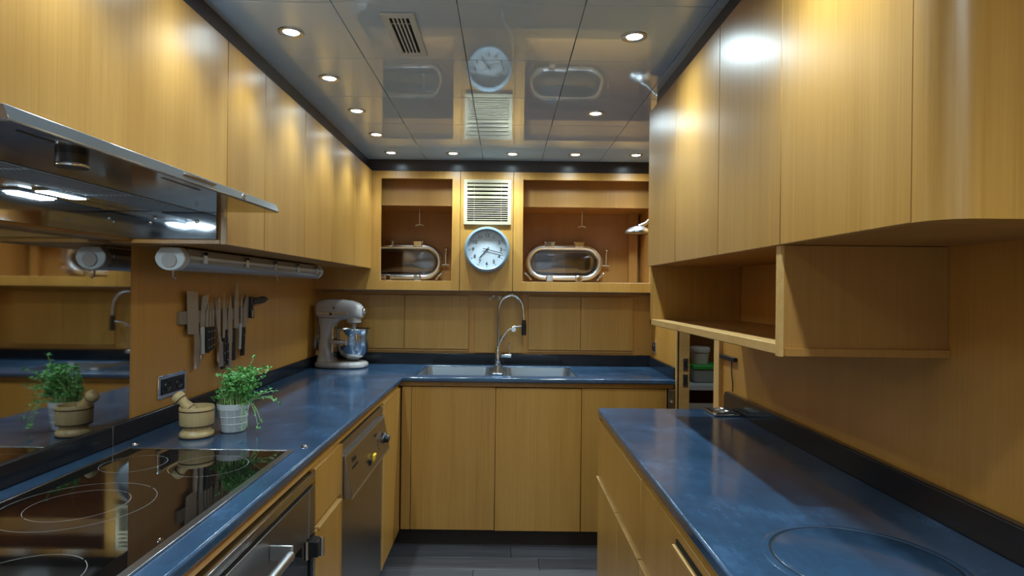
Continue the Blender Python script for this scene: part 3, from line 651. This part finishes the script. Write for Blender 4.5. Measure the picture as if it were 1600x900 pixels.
# portholes (local frame: x along wall, y towards the wall, z up)
def stadium(a, r, n=12):
    P = [(a+r*math.cos(-PI/2+PI*k/n), r*math.sin(-PI/2+PI*k/n)) for k in range(n+1)]
    return P+[(-a+r*math.cos(PI/2+PI*k/n), r*math.sin(PI/2+PI*k/n)) for k in range(n+1)]
def porthole(loc, label):
    t = thing('porthole', loc, label, 'porthole', 'polished oval portholes in the niches', 0)
    a, r = .148, .110
    bm = bmesh.new(); tube(bm, [(x, -.040, z) for x, z in stadium(a, r)], .022, 12, True); O('frame_ring', bm, 'ringmetal', t, 70)
    bm = bmesh.new(); o, i_ = stadium(a, r+.012), stadium(a, r-.012)
    A = [bm.verts.new((x, -.004, z)) for x, z in o]; Bq = [bm.verts.new((x, -.045, z)) for x, z in o]; C = [bm.verts.new((x, -.045, z)) for x, z in i_]; D = [bm.verts.new((x, -.004, z)) for x, z in i_]
    n = len(o)
    for k in range(n):
        j = (k+1) % n
        for P, Q in ((A, Bq), (Bq, C), (C, D), (D, A)): bm.faces.new([P[k], P[j], Q[j], Q[k]])
    O('spigot', bm, 'chrome', t, 40)
    bm = bmesh.new()      # dished steel deadlight behind the pane
    rings = [[bm.verts.new((x, -.004-.020*(1-f)**.5*1.0, z)) for x, z in stadium(a*(.35+.65*f), (r-.012)*max(f, .06))] for f in (1, .9, .7, .45, .2, .05)]
    for P, Q in zip(rings, rings[1:]):
        for k in range(n): bm.faces.new([P[k], P[(k+1) % n], Q[(k+1) % n], Q[k]])
    bm.faces.new(rings[-1]); O('deadlight', bm, 'deadlight', t, 70)
    bm = bmesh.new(); prism(bm, stadium(a, r-.013), 'Y', -.042, -.036); O('pane', bm, 'glass', t)
    for x in (-.105, .105):
        bm = bmesh.new(); bx(bm, x-.032, x+.032, -.075, -.02, r-.004, r+.040); h = O('hinge', bm, 'chrome', t, 0, .006)
        bm = bmesh.new(); cyl(bm, (x-.036, -.05, r+.034), .011, .072, 'X', 14); O('hinge_pin', bm, 'chrome', h, 40)
        bm = bmesh.new(); bx(bm, x-.026, x+.026, -.075, -.02, -r-.028, -r+.012); h = O('dog', bm, 'chrome', t, 0, .005)
        bm = bmesh.new(); tube(bm, [(x-.02, -.08, -r-.02), (x-.02, -.085, -r+.012), (x+.02, -.085, -r+.012), (x+.02, -.08, -r-.02)], .005, 8); O('dog_loop', bm, 'chrome', h, 60)
    for s in (-1, 1):
        bm = bmesh.new(); lathe(bm, [(0, 0), (.018, 0), (.014, .02), (.008, .05), (0, .052)], (s*(a+r*.98), -.02, -.102), 12, Matrix.Rotation(PI/2, 4, 'X')); wg = O('wing_bolt', bm, 'chrome', t, 40)
        bm = bmesh.new(); tube(bm, [(s*(a+r*.80), -.06, -.127), (s*(a+r*.98), -.066, -.102), (s*(a+r*1.22), -.06, -.078)], [.009, .007, .009], 8); O('wing', bm, 'chrome', wg, 60)
    lx = a+r+.045
    bm = bmesh.new(); tube(bm, [(lx, -.03, -.02), (lx+.002, -.035, .06), (lx+.004, -.035, .085)], [.008, .008, .007], 10); lv = O('lever', bm, 'chrome', t, 60)
    bm = bmesh.new(); lathe(bm, [(0, 0), (.010, .003), (.013, .012), (.008, .022), (0, .025)], (lx+.004, -.035, .082), 14); O('lever_knob', bm, 'chrome', lv, 60)
    bm = bmesh.new(); cyl(bm, (lx-.035, -.03, -.018), .007, .06, 'X', 10); O('lever_pivot', bm, 'chrome', lv, 40)
    return t
porthole((.422, 4.329, 1.684), 'polished oval porthole in the wide niche right of the clock')
porthole((-.732, 4.329, 1.678), 'polished oval porthole in the niche left of the clock')
for x, lb in ((-.60, 'thin hanging hook in the niche left of the clock'), (.53, 'thin hanging hook in the niche right of the clock')):
    t = thing('ceiling_hook', (x, 4.15, 1.92), lb, 'hook')
    bm = bmesh.new(); tube(bm, [(x, 4.15, 2.034), (x, 4.15, 1.93)], .003, 6); O('rod', bm, 'satin', t, 60)
    bm = bmesh.new(); tube(bm, [(x-.028, 4.15, 1.922), (x-.012, 4.15, 1.93), (x+.012, 4.15, 1.93), (x+.028, 4.15, 1.922)], .004, 6); O('crossbar', bm, 'satin', t, 60)

# dish lamp on the right wall beyond the cabinets
t = thing('wall_lamp', (XWR, 3.66, 1.95), 'small dish shaped wall lamp behind the far end of the right cabinets', 'lamp')
bm = bmesh.new(); lathe(bm, [(.078, 0), (.080, .004), (.074, .016), (.05, .034), (.02, .044), (0, .045), ], (.812, 3.66, 1.838), 32); sd = O('shade', bm, 'satin', t, 60)
bm = bmesh.new(); lathe(bm, [(.077, .002), (.045, .012), (0, .014)], (.812, 3.66, 1.838), 32); O('reflector', bm, 'dw_steel', sd, 60)
bm = bmesh.new(); tube(bm, [(.82, 3.66, 1.878), (.86, 3.66, 1.90), (.91, 3.66, 1.95), (.985, 3.66, 1.99)], [.016, .010, .010, .016], 12); O('arm', bm, 'satin', t, 60)

# ------------------------------------------------------------------ right side: wall cabinets and open shelf
def upper_right(y0, y1, label, curved=False):
    t = thing('wall_cabinet', (.8, (y0+y1)/2, 1.588), label, 'wall cabinet', 'wooden wall cabinets above the right worktop')
    if not curved:
        box('carcass', (UR+.0202, .989, y0, y1, 1.5885, 2.245), 'wood_inner', t)
        box('door', (UR, UR+.02, y0+.0012, y1-.0012, 1.588, 2.245), 'wood', t, .0012, 1)
    else:
        bm = bmesh.new(); r = .058; ya = .834; P = [(UR, y1)]
        P += [(UR+r-r*math.cos(PI/2*k/10), ya+r-r*math.sin(PI/2*k/10)) for k in range(11)]
        P += [(.989, ya), (.989, y1)]
        prism(bm, P, 'Z', 1.588, 2.245); O('curved_end', bm, 'wood', t, 30)
yr = [.894, 1.322, 1.709, 2.141, 2.545]
for i, lb in enumerate(('wide wooden wall cabinet next to the rounded end on the right', 'wooden wall cabinet over the near half of the open shelf',
                        'wooden wall cabinet over the middle of the open shelf', 'last right wooden wall cabinet nearest the sink')):
    upper_right(yr[i], yr[i+1], lb)
upper_right(.834, .894, 'rounded wooden end of the right cabinet row nearest the camera', True)
t = thing('open_shelf', (.8, 1.9, 1.341), 'open wooden box shelf hanging under the right wall cabinets', 'shelf')
SX = .614
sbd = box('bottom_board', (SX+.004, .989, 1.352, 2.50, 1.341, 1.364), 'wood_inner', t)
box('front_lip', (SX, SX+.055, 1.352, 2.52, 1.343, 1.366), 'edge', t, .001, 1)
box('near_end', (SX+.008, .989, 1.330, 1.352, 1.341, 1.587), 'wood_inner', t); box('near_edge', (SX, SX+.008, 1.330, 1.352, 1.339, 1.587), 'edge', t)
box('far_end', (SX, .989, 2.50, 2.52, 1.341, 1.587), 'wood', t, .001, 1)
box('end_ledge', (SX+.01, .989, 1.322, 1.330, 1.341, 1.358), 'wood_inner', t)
tag(box('door_hook', (.972, .99, 2.53, 2.70, 1.186, 1.204), 'black', None, .003), 'short black door hook on the wall beside the pantry doorway', 'latch')
cd = bmesh.new(); tube(cd, [(.984, 2.58, 1.184), (.982, 2.575, 1.14), (.984, 2.565, 1.09), (.984, 2.567, 1.055)], .0025, 6); tag(O('thin_cord', cd, 'black', None, 60), 'thin dark cord hanging below the black door hook', 'cord')

# ------------------------------------------------------------------ right worktop and base cabinets
t = thing('worktop', (.68, 1.5, .95), 'dark blue-grey laminate worktop on the right with a round inset lid', 'worktop')
bm = bmesh.new(); rr = .028
P = [(.402, .2), (.965, .2), (.965, 2.563)]+[(.402+rr-rr*math.sin(PI/2*k/6), 2.563-rr+rr*math.cos(PI/2*k/6)) for k in range(7)]
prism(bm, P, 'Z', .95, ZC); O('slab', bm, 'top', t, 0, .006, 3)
bm = bmesh.new(); prism(bm, [(.2, .951), (2.622, .951), (2.622, 1.030), (2.606, 1.05), (.2, 1.05)], 'X', .965, .989); O('backsplash', bm, 'splash', t, 0, .004)
box('joint_strip', (.9625,   .9652, .2, 2.60, ZC-.001, ZC+.0022), 'splash', t)
LC = (.675, 1.115)
t = thing('chute_lid', (*LC, ZC), 'large round worktop lid set flush in the right worktop', 'lid')
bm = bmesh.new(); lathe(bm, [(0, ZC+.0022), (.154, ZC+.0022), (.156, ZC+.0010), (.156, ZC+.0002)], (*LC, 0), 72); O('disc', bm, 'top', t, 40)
bm = bmesh.new(); lathe(bm, [(.1565, ZC+.0004), (.1605, ZC+.0004)], (*LC, 0), 72); O('gap', bm, 'dark', t)
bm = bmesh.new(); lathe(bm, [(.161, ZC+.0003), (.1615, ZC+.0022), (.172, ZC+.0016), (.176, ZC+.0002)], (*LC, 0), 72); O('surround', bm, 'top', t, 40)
t = thing('worktop_socket', (.9, 2.5, ZC), 'flat socket with a steel frame lying in the far end of the right worktop', 'socket')
box('frame', (.852, .958, 2.405, 2.54, ZC+.0005, ZC+.010), 'chrome', t, .003)
ins = box('insert', (.866, .944, 2.42, 2.527, ZC+.010, ZC+.0125), 'black', t, .001)
for y in (2.448, 2.5):
    bm = bmesh.new(); lathe(bm, [(0, .0002), (.015, .0002), (.018, .003), (.021, .003), (.022, 0)], (.905, y, ZC+.0125), 18); O('outlet', bm, 'satin', ins, 40)
def rfront(name, y0, y1, z0, z1, parent): return box(name, (FXR, FXR+.02, y0, y1, z0, z1), 'wood', parent, .0012, 1)
t = thing('drawer_unit', (.7, 2.15, .1), 'wooden drawer unit at the far end of the right worktop', 'cabinet')
box('carcass', (FXR+.022, .985, 1.765, 2.552, .107, .94), 'wood_inner', t)
rfront('drawer_front', 1.763, 2.555, .700, .926, t)
for a, b in ((1.763, 2.129), (2.131, 2.555)):
    d = rfront('door', a, b, .104, .684, t); box('pull_lip', (FXR-.008, FXR+.02, a+.002, b-.002, .684, .690), 'edge', d)
box('end_panel', (FXR+.004, .985, 2.5535, 2.557, .104, .948), 'wood', t)
t = thing('drawer_unit', (.7, 1.35, .1), 'wooden drawer unit with a brass coloured pull under the round lid', 'cabinet')
box('carcass', (FXR+.022, .985, .95, 1.76, .107, .94), 'wood_inner', t)
d = rfront('drawer_front', .952, 1.76, .700, .926, t)
box('pull_lip', (FXR-.012, FXR, 1.1, 1.39, .886, .893), 'edge', d); box('pull_gap', (FXR-.003, FXR, 1.1, 1.39, .893, .905), 'dark', d)
d = rfront('door', .952, 1.76, .104, .684, t); box('pull_lip', (FXR-.008, FXR+.02, .96, 1.757, .684, .690), 'edge', d)

for x0, x1, nm, fx, lb in ((-1.2, FX-.022, 'left', FX-.02, 'plain wooden base cabinet under the hob worktop, nearest the camera'), (FXR+.022, .985, 'right', FXR, 'plain wooden base cabinet under the right worktop, nearest the camera')):
    t = thing('base_cabinet', ((x0+x1)/2, .57, .1), lb, 'cabinet')
    box('carcass', (x0, x1, .21, .945, .107, .94), 'wood_inner', t); box('door', (fx, fx+.02, .21, .945, .104, .915), 'wood', t, .0012, 1)

# ------------------------------------------------------------------ ceiling fittings
def downlight(k, sp=1.):
    t = thing('downlight', (0, 0, ZT), 'x', 'downlight', 'recessed downlights in the ceiling', 0)
    bm = bmesh.new(); lathe(bm, [(.026, -.001), (.028, -.004), (.036, -.006), (.041, -.004), (.042, 0)], (0, 0, 0), 28); O('bezel', bm, 'satin', t, 50)
    bm = bmesh.new(); lathe(bm, [(0, -.0012), (.026, -.0012)], (0, 0, 0), 28); O('lens', bm, 'bulb', t)
    ld = bpy.data.lights.new('downlight_beam', 'SPOT'); ld.energy = SPOT_W*k; ld.color = LED; ld.spot_size = math.radians(106); ld.spot_blend = .85; ld.shadow_soft_size = .025
    lo = bpy.data.objects.new('downlight_beam', ld); COL.objects.link(lo); lo.parent = t; lo.location = (0, 0, -.034)
    l2 = bpy.data.lights.new('downlight_spill', 'SPOT'); l2.energy = SPILL_W*k*sp; l2.color = LED; l2.spot_size = math.radians(165); l2.spot_blend = 1; l2.shadow_soft_size = .025
    lo = bpy.data.objects.new('downlight_spill', l2); COL.objects.link(lo); lo.parent = t; lo.location = (0, 0, -.034)
    return t
dl = downlight(.48); protos = {}      # the row close to the left cabinets is dimmed
spots = [(-.715, 3.69, 'downlight in the far left corner where the two lamp rows meet'), (-.715, 1.968, 'largest left row downlight, nearest in view'), (-.715, 2.396, 'second left row downlight in view'), (-.713, 2.831, 'third left row downlight in view'),
         (-.713, 3.261, 'fourth left row downlight, last before the corner'), (-.331, 3.69, 'second downlight from the left in the row over the sink wall'),
         (.038, 3.69, 'middle downlight of the row over the sink wall'), (.425, 3.685, 'fourth downlight from the left over the sink wall'), (.80, 3.68, 'rightmost downlight over the sink wall'),
         (.418, 1.972, 'large right side downlight near the top of the view'), (.421, 2.829, 'small right side downlight halfway to the sink wall'),
         (-.715, 1.54, 'left row downlight just above the view over the hob'), (-.715, 1.11, 'left row downlight out of view near the camera'), (.418, 1.115, 'right side downlight out of view above the round lid'),
         (-.715, .25, 'left row downlight beside the camera'), (.418, .26, 'right side downlight beside the camera'), (-.45, -.6, 'left fill downlight added behind the camera'), (.45, -.6, 'right fill downlight added behind the camera'), (-.45, -.1, 'left fill downlight added just behind the camera'), (.45, -.1, 'right fill downlight added just behind the camera'), (-.45, -1.2, 'left fill downlight added by the bulkhead behind the camera'), (.45, -1.2, 'right fill downlight added by the bulkhead behind the camera')]
for i, (x, y, lb) in enumerate(spots):
    if i == 0: dl.location = (x, y, ZT); dl['label'] = lb
    elif x < -.7: dup(dl, (x, y, ZT), lb)
    else:
        k = 1.25 if y < 0 else (.9 if y > 3.5 else .82)  # unseen lamps behind the camera are added for frontal fill and run brighter
        if k not in protos: protos[k] = downlight(k, 2.6 if k == .82 else 1.3); protos[k].location = (x, y, ZT); protos[k]['label'] = lb
        else: dup(protos[k], (x, y, ZT), lb)
pd = dup(dl, (1.6, 3.4, ZT), 'downlight in the pantry ceiling')
t = thing('ceiling_vent', (-.335, 1.98, ZT), 'narrow slatted grille in the ceiling', 'vent')
bm = bmesh.new(); slab(bm, [-.392, -.370, -.308, -.288], [1.818, 1.845, 2.118, 2.145], lambda x, y: not (-.370 < x < -.308 and 1.845 < y < 2.118), ZT-.008, ZT-.0005); O('frame', bm, 'ventgrey', t, 0, .002)
box('backing', (-.372, -.306, 1.843, 2.12, ZT-.0015, ZT-.0005), 'dark', t)
for k in range(4):
    x = -.3575+.0124*k; box('slat', (x-.0026, x+.0026, 1.845, 2.118, ZT-.007, ZT-.002), 'ventgrey', t)
box('rib', (-.37, -.308, 1.89, 1.893, ZT-.004, ZT-.002), 'ventgrey', t)

# ------------------------------------------------------------------ things on the worktop
t = thing('mortar', (-1.025, 1.995, ZC), 'turned pale wooden mortar with dark bands beside the herb pot', 'mortar')
bm = bmesh.new()
lathe(bm, [(0, .002), (.050, .002), (.053, .006), (.053, .014), (.047, .021), (.041, .028), (.043, .034), (.050, .038), (.053, .044), (.054, .085), (.054, .098), (.052, .102), (.048, .100), (.044, .07), (.03, .045), (0, .04)], (-1.025, 1.995, ZC), 40); bd = O('bowl', bm, 'turned', t, 50)
for z, r in ((.0025, .0525), (.0395, .0522), (.089, .0545)):
    bm = bmesh.new(); lathe(bm, [(r-.002, z-.0022), (r+.0004, z-.0016), (r+.0004, z+.0016), (r-.002, z+.0022)], (-1.025, 1.995, ZC), 40); O('dark_band', bm, 'burnt', bd, 50)
t = thing('pestle', (-1.02, 1.99, ZC+.05), 'wooden pestle leaning out of the mortar', 'pestle')
d = Vector((-.72, 0.0, .69)).normalized(); Rq = d.to_track_quat('Z', 'Y').to_matrix().to_4x4(); base = Vector((-1.008, 1.993, ZC+.056))
bm = bmesh.new(); lathe(bm, [(0, 0), (.010, .002), (.014, .012), (.0165, .035), (.0165, .05), (.0165, .053), (.0175, .056), (.0155, .072), (.0145, .085), (.017, .094), (.0195, .098), (.0215, .106), (.0195, .117), (.013, .121), (0, .122)], base, 28, Rq); ps = O('shaft', bm, 'turned', t, 60)
for z, r in ((.0535, .0172), (.097, .0192)):
    bm = bmesh.new(); lathe(bm, [(r-.002, z-.002), (r+.0005, z-.0012), (r+.0005, z+.0012), (r-.002, z+.002)], base, 28, Rq); O('dark_band', bm, 'burnt', ps, 60)

# potted herb
PX, PY = -.940, 2.075
t = thing('potted_herb', (PX, PY, ZC), 'bushy green herb spilling over a small white embossed pot', 'potted plant')
bm = bmesh.new(); lathe(bm, [(0, .002), (.038, .002), (.040, .005), (.050, .078), (.052, .080), (.0535, .098), (.051, .099), (.048, .08), (0, .08)], (PX, PY, ZC), 40); po = O('pot', bm, 'pot', t, 40)
bm = bmesh.new()
for k in range(12):
    a = 2*PI*k/12; tube(bm, [(PX+(.0395+.0098*f)*math.cos(a), PY+(.0395+.0098*f)*math.sin(a), ZC+.006+.072*f) for f in (0, .5, 1)], .0016, 5)
for z, r in ((.03, .0438), (.055, .0472)):
    tube(bm, [(PX+r*math.cos(2*PI*k/36), PY+r*math.sin(2*PI*k/36), ZC+z) for k in range(36)], .0016, 5, True)
O('embossed_lattice', bm, 'pot', po, 60)
bm = bmesh.new(); lathe(bm, [(0, .092), (.048, .090)], (PX, PY, ZC), 24); O('soil', bm, 'soil', t)
rnd = random.Random(11); bs, bl = bmesh.new(), bmesh.new()
def leaf(p, d, s):
    d = d.normalized(); sd_ = d.cross(Vector((rnd.uniform(-.4, .4), rnd.uniform(-.4, .4), 1))).normalized(); nn = sd_.cross(d)
    P = [p, p+d*s*.35+sd_*s*.33+nn*s*.1, p+d*s*.75+sd_*s*.26+nn*s*.08, p+d*s, p+d*s*.75-sd_*s*.26+nn*s*.08, p+d*s*.35-sd_*s*.33+nn*s*.1]; m = [p+d*s*.35, p+d*s*.75]
    V = [bl.verts.new(q) for q in P]; m0, m1 = bl.verts.new(m[0]), bl.verts.new(m[1])
    for f in ((V[0], V[1], m0), (V[1], V[2], m1, m0), (V[2], V[3], m1), (V[3], V[4], m1), (V[4], V[5], m0, m1), (V[5], V[0], m0)): bl.faces.new(f)
def sprig(p0, p1, p2, n, ls, r=.0013):
    pts = [p0*(1-f)**2+p1*2*f*(1-f)+p2*f*f for f in [k/7 for k in range(8)]]
    tube(bs, pts, [r*(1-.4*k/7) for k in range(8)], 5)
    for k in range(n):
        f = .25+.75*(k+rnd.random())/n; i = min(6, int(f*7)); q = pts[i].lerp(pts[i+1], f*7-i)
        leaf(q, Vector((rnd.gauss(0, 1), rnd.gauss(0, 1), rnd.gauss(.3, .8))), ls*rnd.uniform(.7, 1.2))
    for k in range(4): leaf(pts[-1], Vector((rnd.gauss(0, 1), rnd.gauss(0, 1), rnd.gauss(.4, .6))), ls*1.1)
c0 = Vector((PX, PY, ZC+.09))
for k in range(150):
    a = rnd.uniform(0, 2*PI); rr_ = .042*math.sqrt(rnd.random()); p0 = c0+Vector((rr_*math.cos(a), rr_*math.sin(a), 0))
    hgt = rnd.uniform(.025, .125); lean = Vector((rnd.gauss(.038, .026), rnd.gauss(0, .03), 0))*(.4+hgt*6)
    p1 = p0+Vector((-.008, 0, hgt*.8)); p2 = p0+lean+Vector((0, 0, hgt))
    sprig(p0, p1, p2, 8, .0125)
for dx, dy, dz in ((.10, .01, .02), (.115, .03, -.005), (.085, -.03, -.05), (.07, -.02, -.075), (.05, -.045, -.06), (.09, .04, .04), (-.02, -.03, .03), (.035, -.05, -.07), (.10, -.01, .06)):
    p0 = c0+Vector((.03*(1 if dx > 0 else -1), dy*.6, .0)); sprig(p0, p0+Vector((dx*.7, dy*.5, .045)), p0+Vector((dx, dy, dz)), 6, .012)
sprig(c0+Vector((.02, 0, .02)), c0+Vector((.04, 0, .10)), c0+Vector((.068, 0, .165)), 10, .013, .0018)
sprig(c0+Vector((.02, 0.01, .02)), c0+Vector((.05, 0, .09)), c0+Vector((.058, 0.01, .135)), 12, .013, .0018)
O('stems', bs, 'stem', t, 60, kind='stuff'); O('leaves', bl, 'leaf', t, kind='stuff')

# stand mixer (local frame: head points along +x)
t = thing('stand_mixer', (-1.035, 3.80, ZC), 'white bowl-lift stand mixer in the left corner by the sink', 'mixer', None, math.radians(-6))
def sup(cx_, cy_, rx, ry, z, p=2.6, n=32):
    return [(cx_+rx*math.copysign(abs(math.cos(u))**(2/p), math.cos(u)), cy_+ry*math.copysign(abs(math.sin(u))**(2/p), math.sin(u)), z) for u in [2*PI*k/n for k in range(n)]]
bm = bmesh.new(); loft(bm, [sup(0, 0, .160, .105, .002), sup(0, 0, .167, .112, .008), sup(0, 0, .167, .112, .026), sup(-.002, 0, .158, .103, .036), sup(-.01, 0, .14, .09, .04)]); O('base', bm, 'white', t, 50)
bm = bmesh.new(); loft(bm, [sup(-.095, 0, .062, .075, .036), sup(-.10, 0, .052, .06, .07), sup(-.102, 0, .044, .05, .13), sup(-.10, 0, .042, .048, .20), sup(-.095, 0, .046, .052, .25), sup(-.085, 0, .062, .058, .285), sup(-.07, 0, .085, .060, .31)]); O('column', bm, 'white', t, 50)
def secx(x, zc, ry, rz, p=2.8, n=28): return [(x, ry*math.copysign(abs(math.cos(u))**(2/p), math.cos(u)), zc+rz*math.copysign(abs(math.sin(u))**(2/p), math.sin(u))) for u in [2*PI*k/n for k in range(n)]]
bm = bmesh.new(); loft(bm, [secx(-.166, .365, .02, .03), secx(-.160, .365, .045, .050), secx(-.14, .363, .058, .060), secx(-.08, .363, .065, .067), (secx(0, .365, .065, .066)), secx(.07, .363, .060, .060), secx(.11, .357, .052, .050), secx(.128, .35, .042, .040), secx(.136, .345, .028, .028)]); hd = O('motor_head', bm, 'white', t, 60)
for s in (-1, 1): box('chrome_band', (-.14, .06, s*.0650-.0025, s*.0650+.0025, .335, .350), 'satin', hd, .001)
bm = bmesh.new(); cyl(bm, (-.05, -.068, .338), .009, .012, 'Y', 14); O('speed_lever', bm, 'black', hd, 40)
bm = bmesh.new(); cyl(bm, (-.03, -.0675, .378), .006, .006, 'Y', 14); O('vent_plug', bm, 'black', hd, 40)
bm = bmesh.new(); lathe(bm, [(0, 0), (.019, 0), (.020, .008), (.014, .02), (0, .022)], (.134, 0, .357), 18, Matrix.Rotation(PI/2, 4, 'Y')); O('attachment_hub', bm, 'chrome', hd, 40)
bm = bmesh.new(); lathe(bm, [(0, .335), (.045, .335), (.045, .285), (.03, .278), (.012, .275), (.012, .235), (0, .235)], (.078, 0, 0), 24); O('planetary', bm, 'white', t, 40)
bm = bmesh.new(); cyl(bm, (.078, 0, .19), .006, .06, 'Z', 10); pl_ = O('beater_shaft', bm, 'chrome', t, 40)
for k in range(6):
    a = PI*k/6; bm = bmesh.new()
    tube(bm, [(.078+math.cos(a)*.035*q, math.sin(a)*.035*q, z) for q, z in ((.1, .20), (.7, .16), (1, .12), (.7, .085), (0, .07), (-.7, .085), (-1, .12), (-.7, .16), (-.1, .20))], .0018, 5); O('whisk_wire', bm, 'chrome', pl_, 60)
bm = bmesh.new(); prof = [(.105, .245), (.108, .247), (.109, .243), (.105, .238), (.104, .20), (.100, .15), (.088, .10), (.065, .068), (.04, .057), (.035, .05), (0, .05)]
lathe(bm, prof, (.075, 0, 0), 44); bw = O('bowl', bm, 'bowlsteel', t, 50)
bm = bmesh.new(); tube(bm, [(.12, -.097, .222), (.135, -.128, .224), (.145, -.133, .20), (.143, -.13, .14), (.128, -.108, .125), (.115, -.085, .122)], .006, 8); O('bowl_handle', bm, 'chrome', bw, 60)
for s in (-1, 1):
    bm = bmesh.new(); tube(bm, [(-.06, s*.05, .165), (-.02, s*.085, .165), (.04, s*.113, .165), (.075, s*.115, .165)], [.012, .012, .010, .009], 10); O('bowl_arm', bm, 'white', t, 60)
    bm = bmesh.new(); cyl(bm, (.072, s*.113, .150), .009, .036, 'Z', 12); O('locating_pin', bm, 'chrome', t, 40)
box('lift_rail', (-.058, -.045, -.03, .03, .06, .27), 'chrome', t, .002)
bm = bmesh.new(); tube(bm, [(-.145, .02, .33), (-.165, .02, .28), (-.168, .02, .18), (-.16, .03, .09), (-.15, .06, .05)], .004, 6); O('power_cord', bm, 'whitep', t, 60)
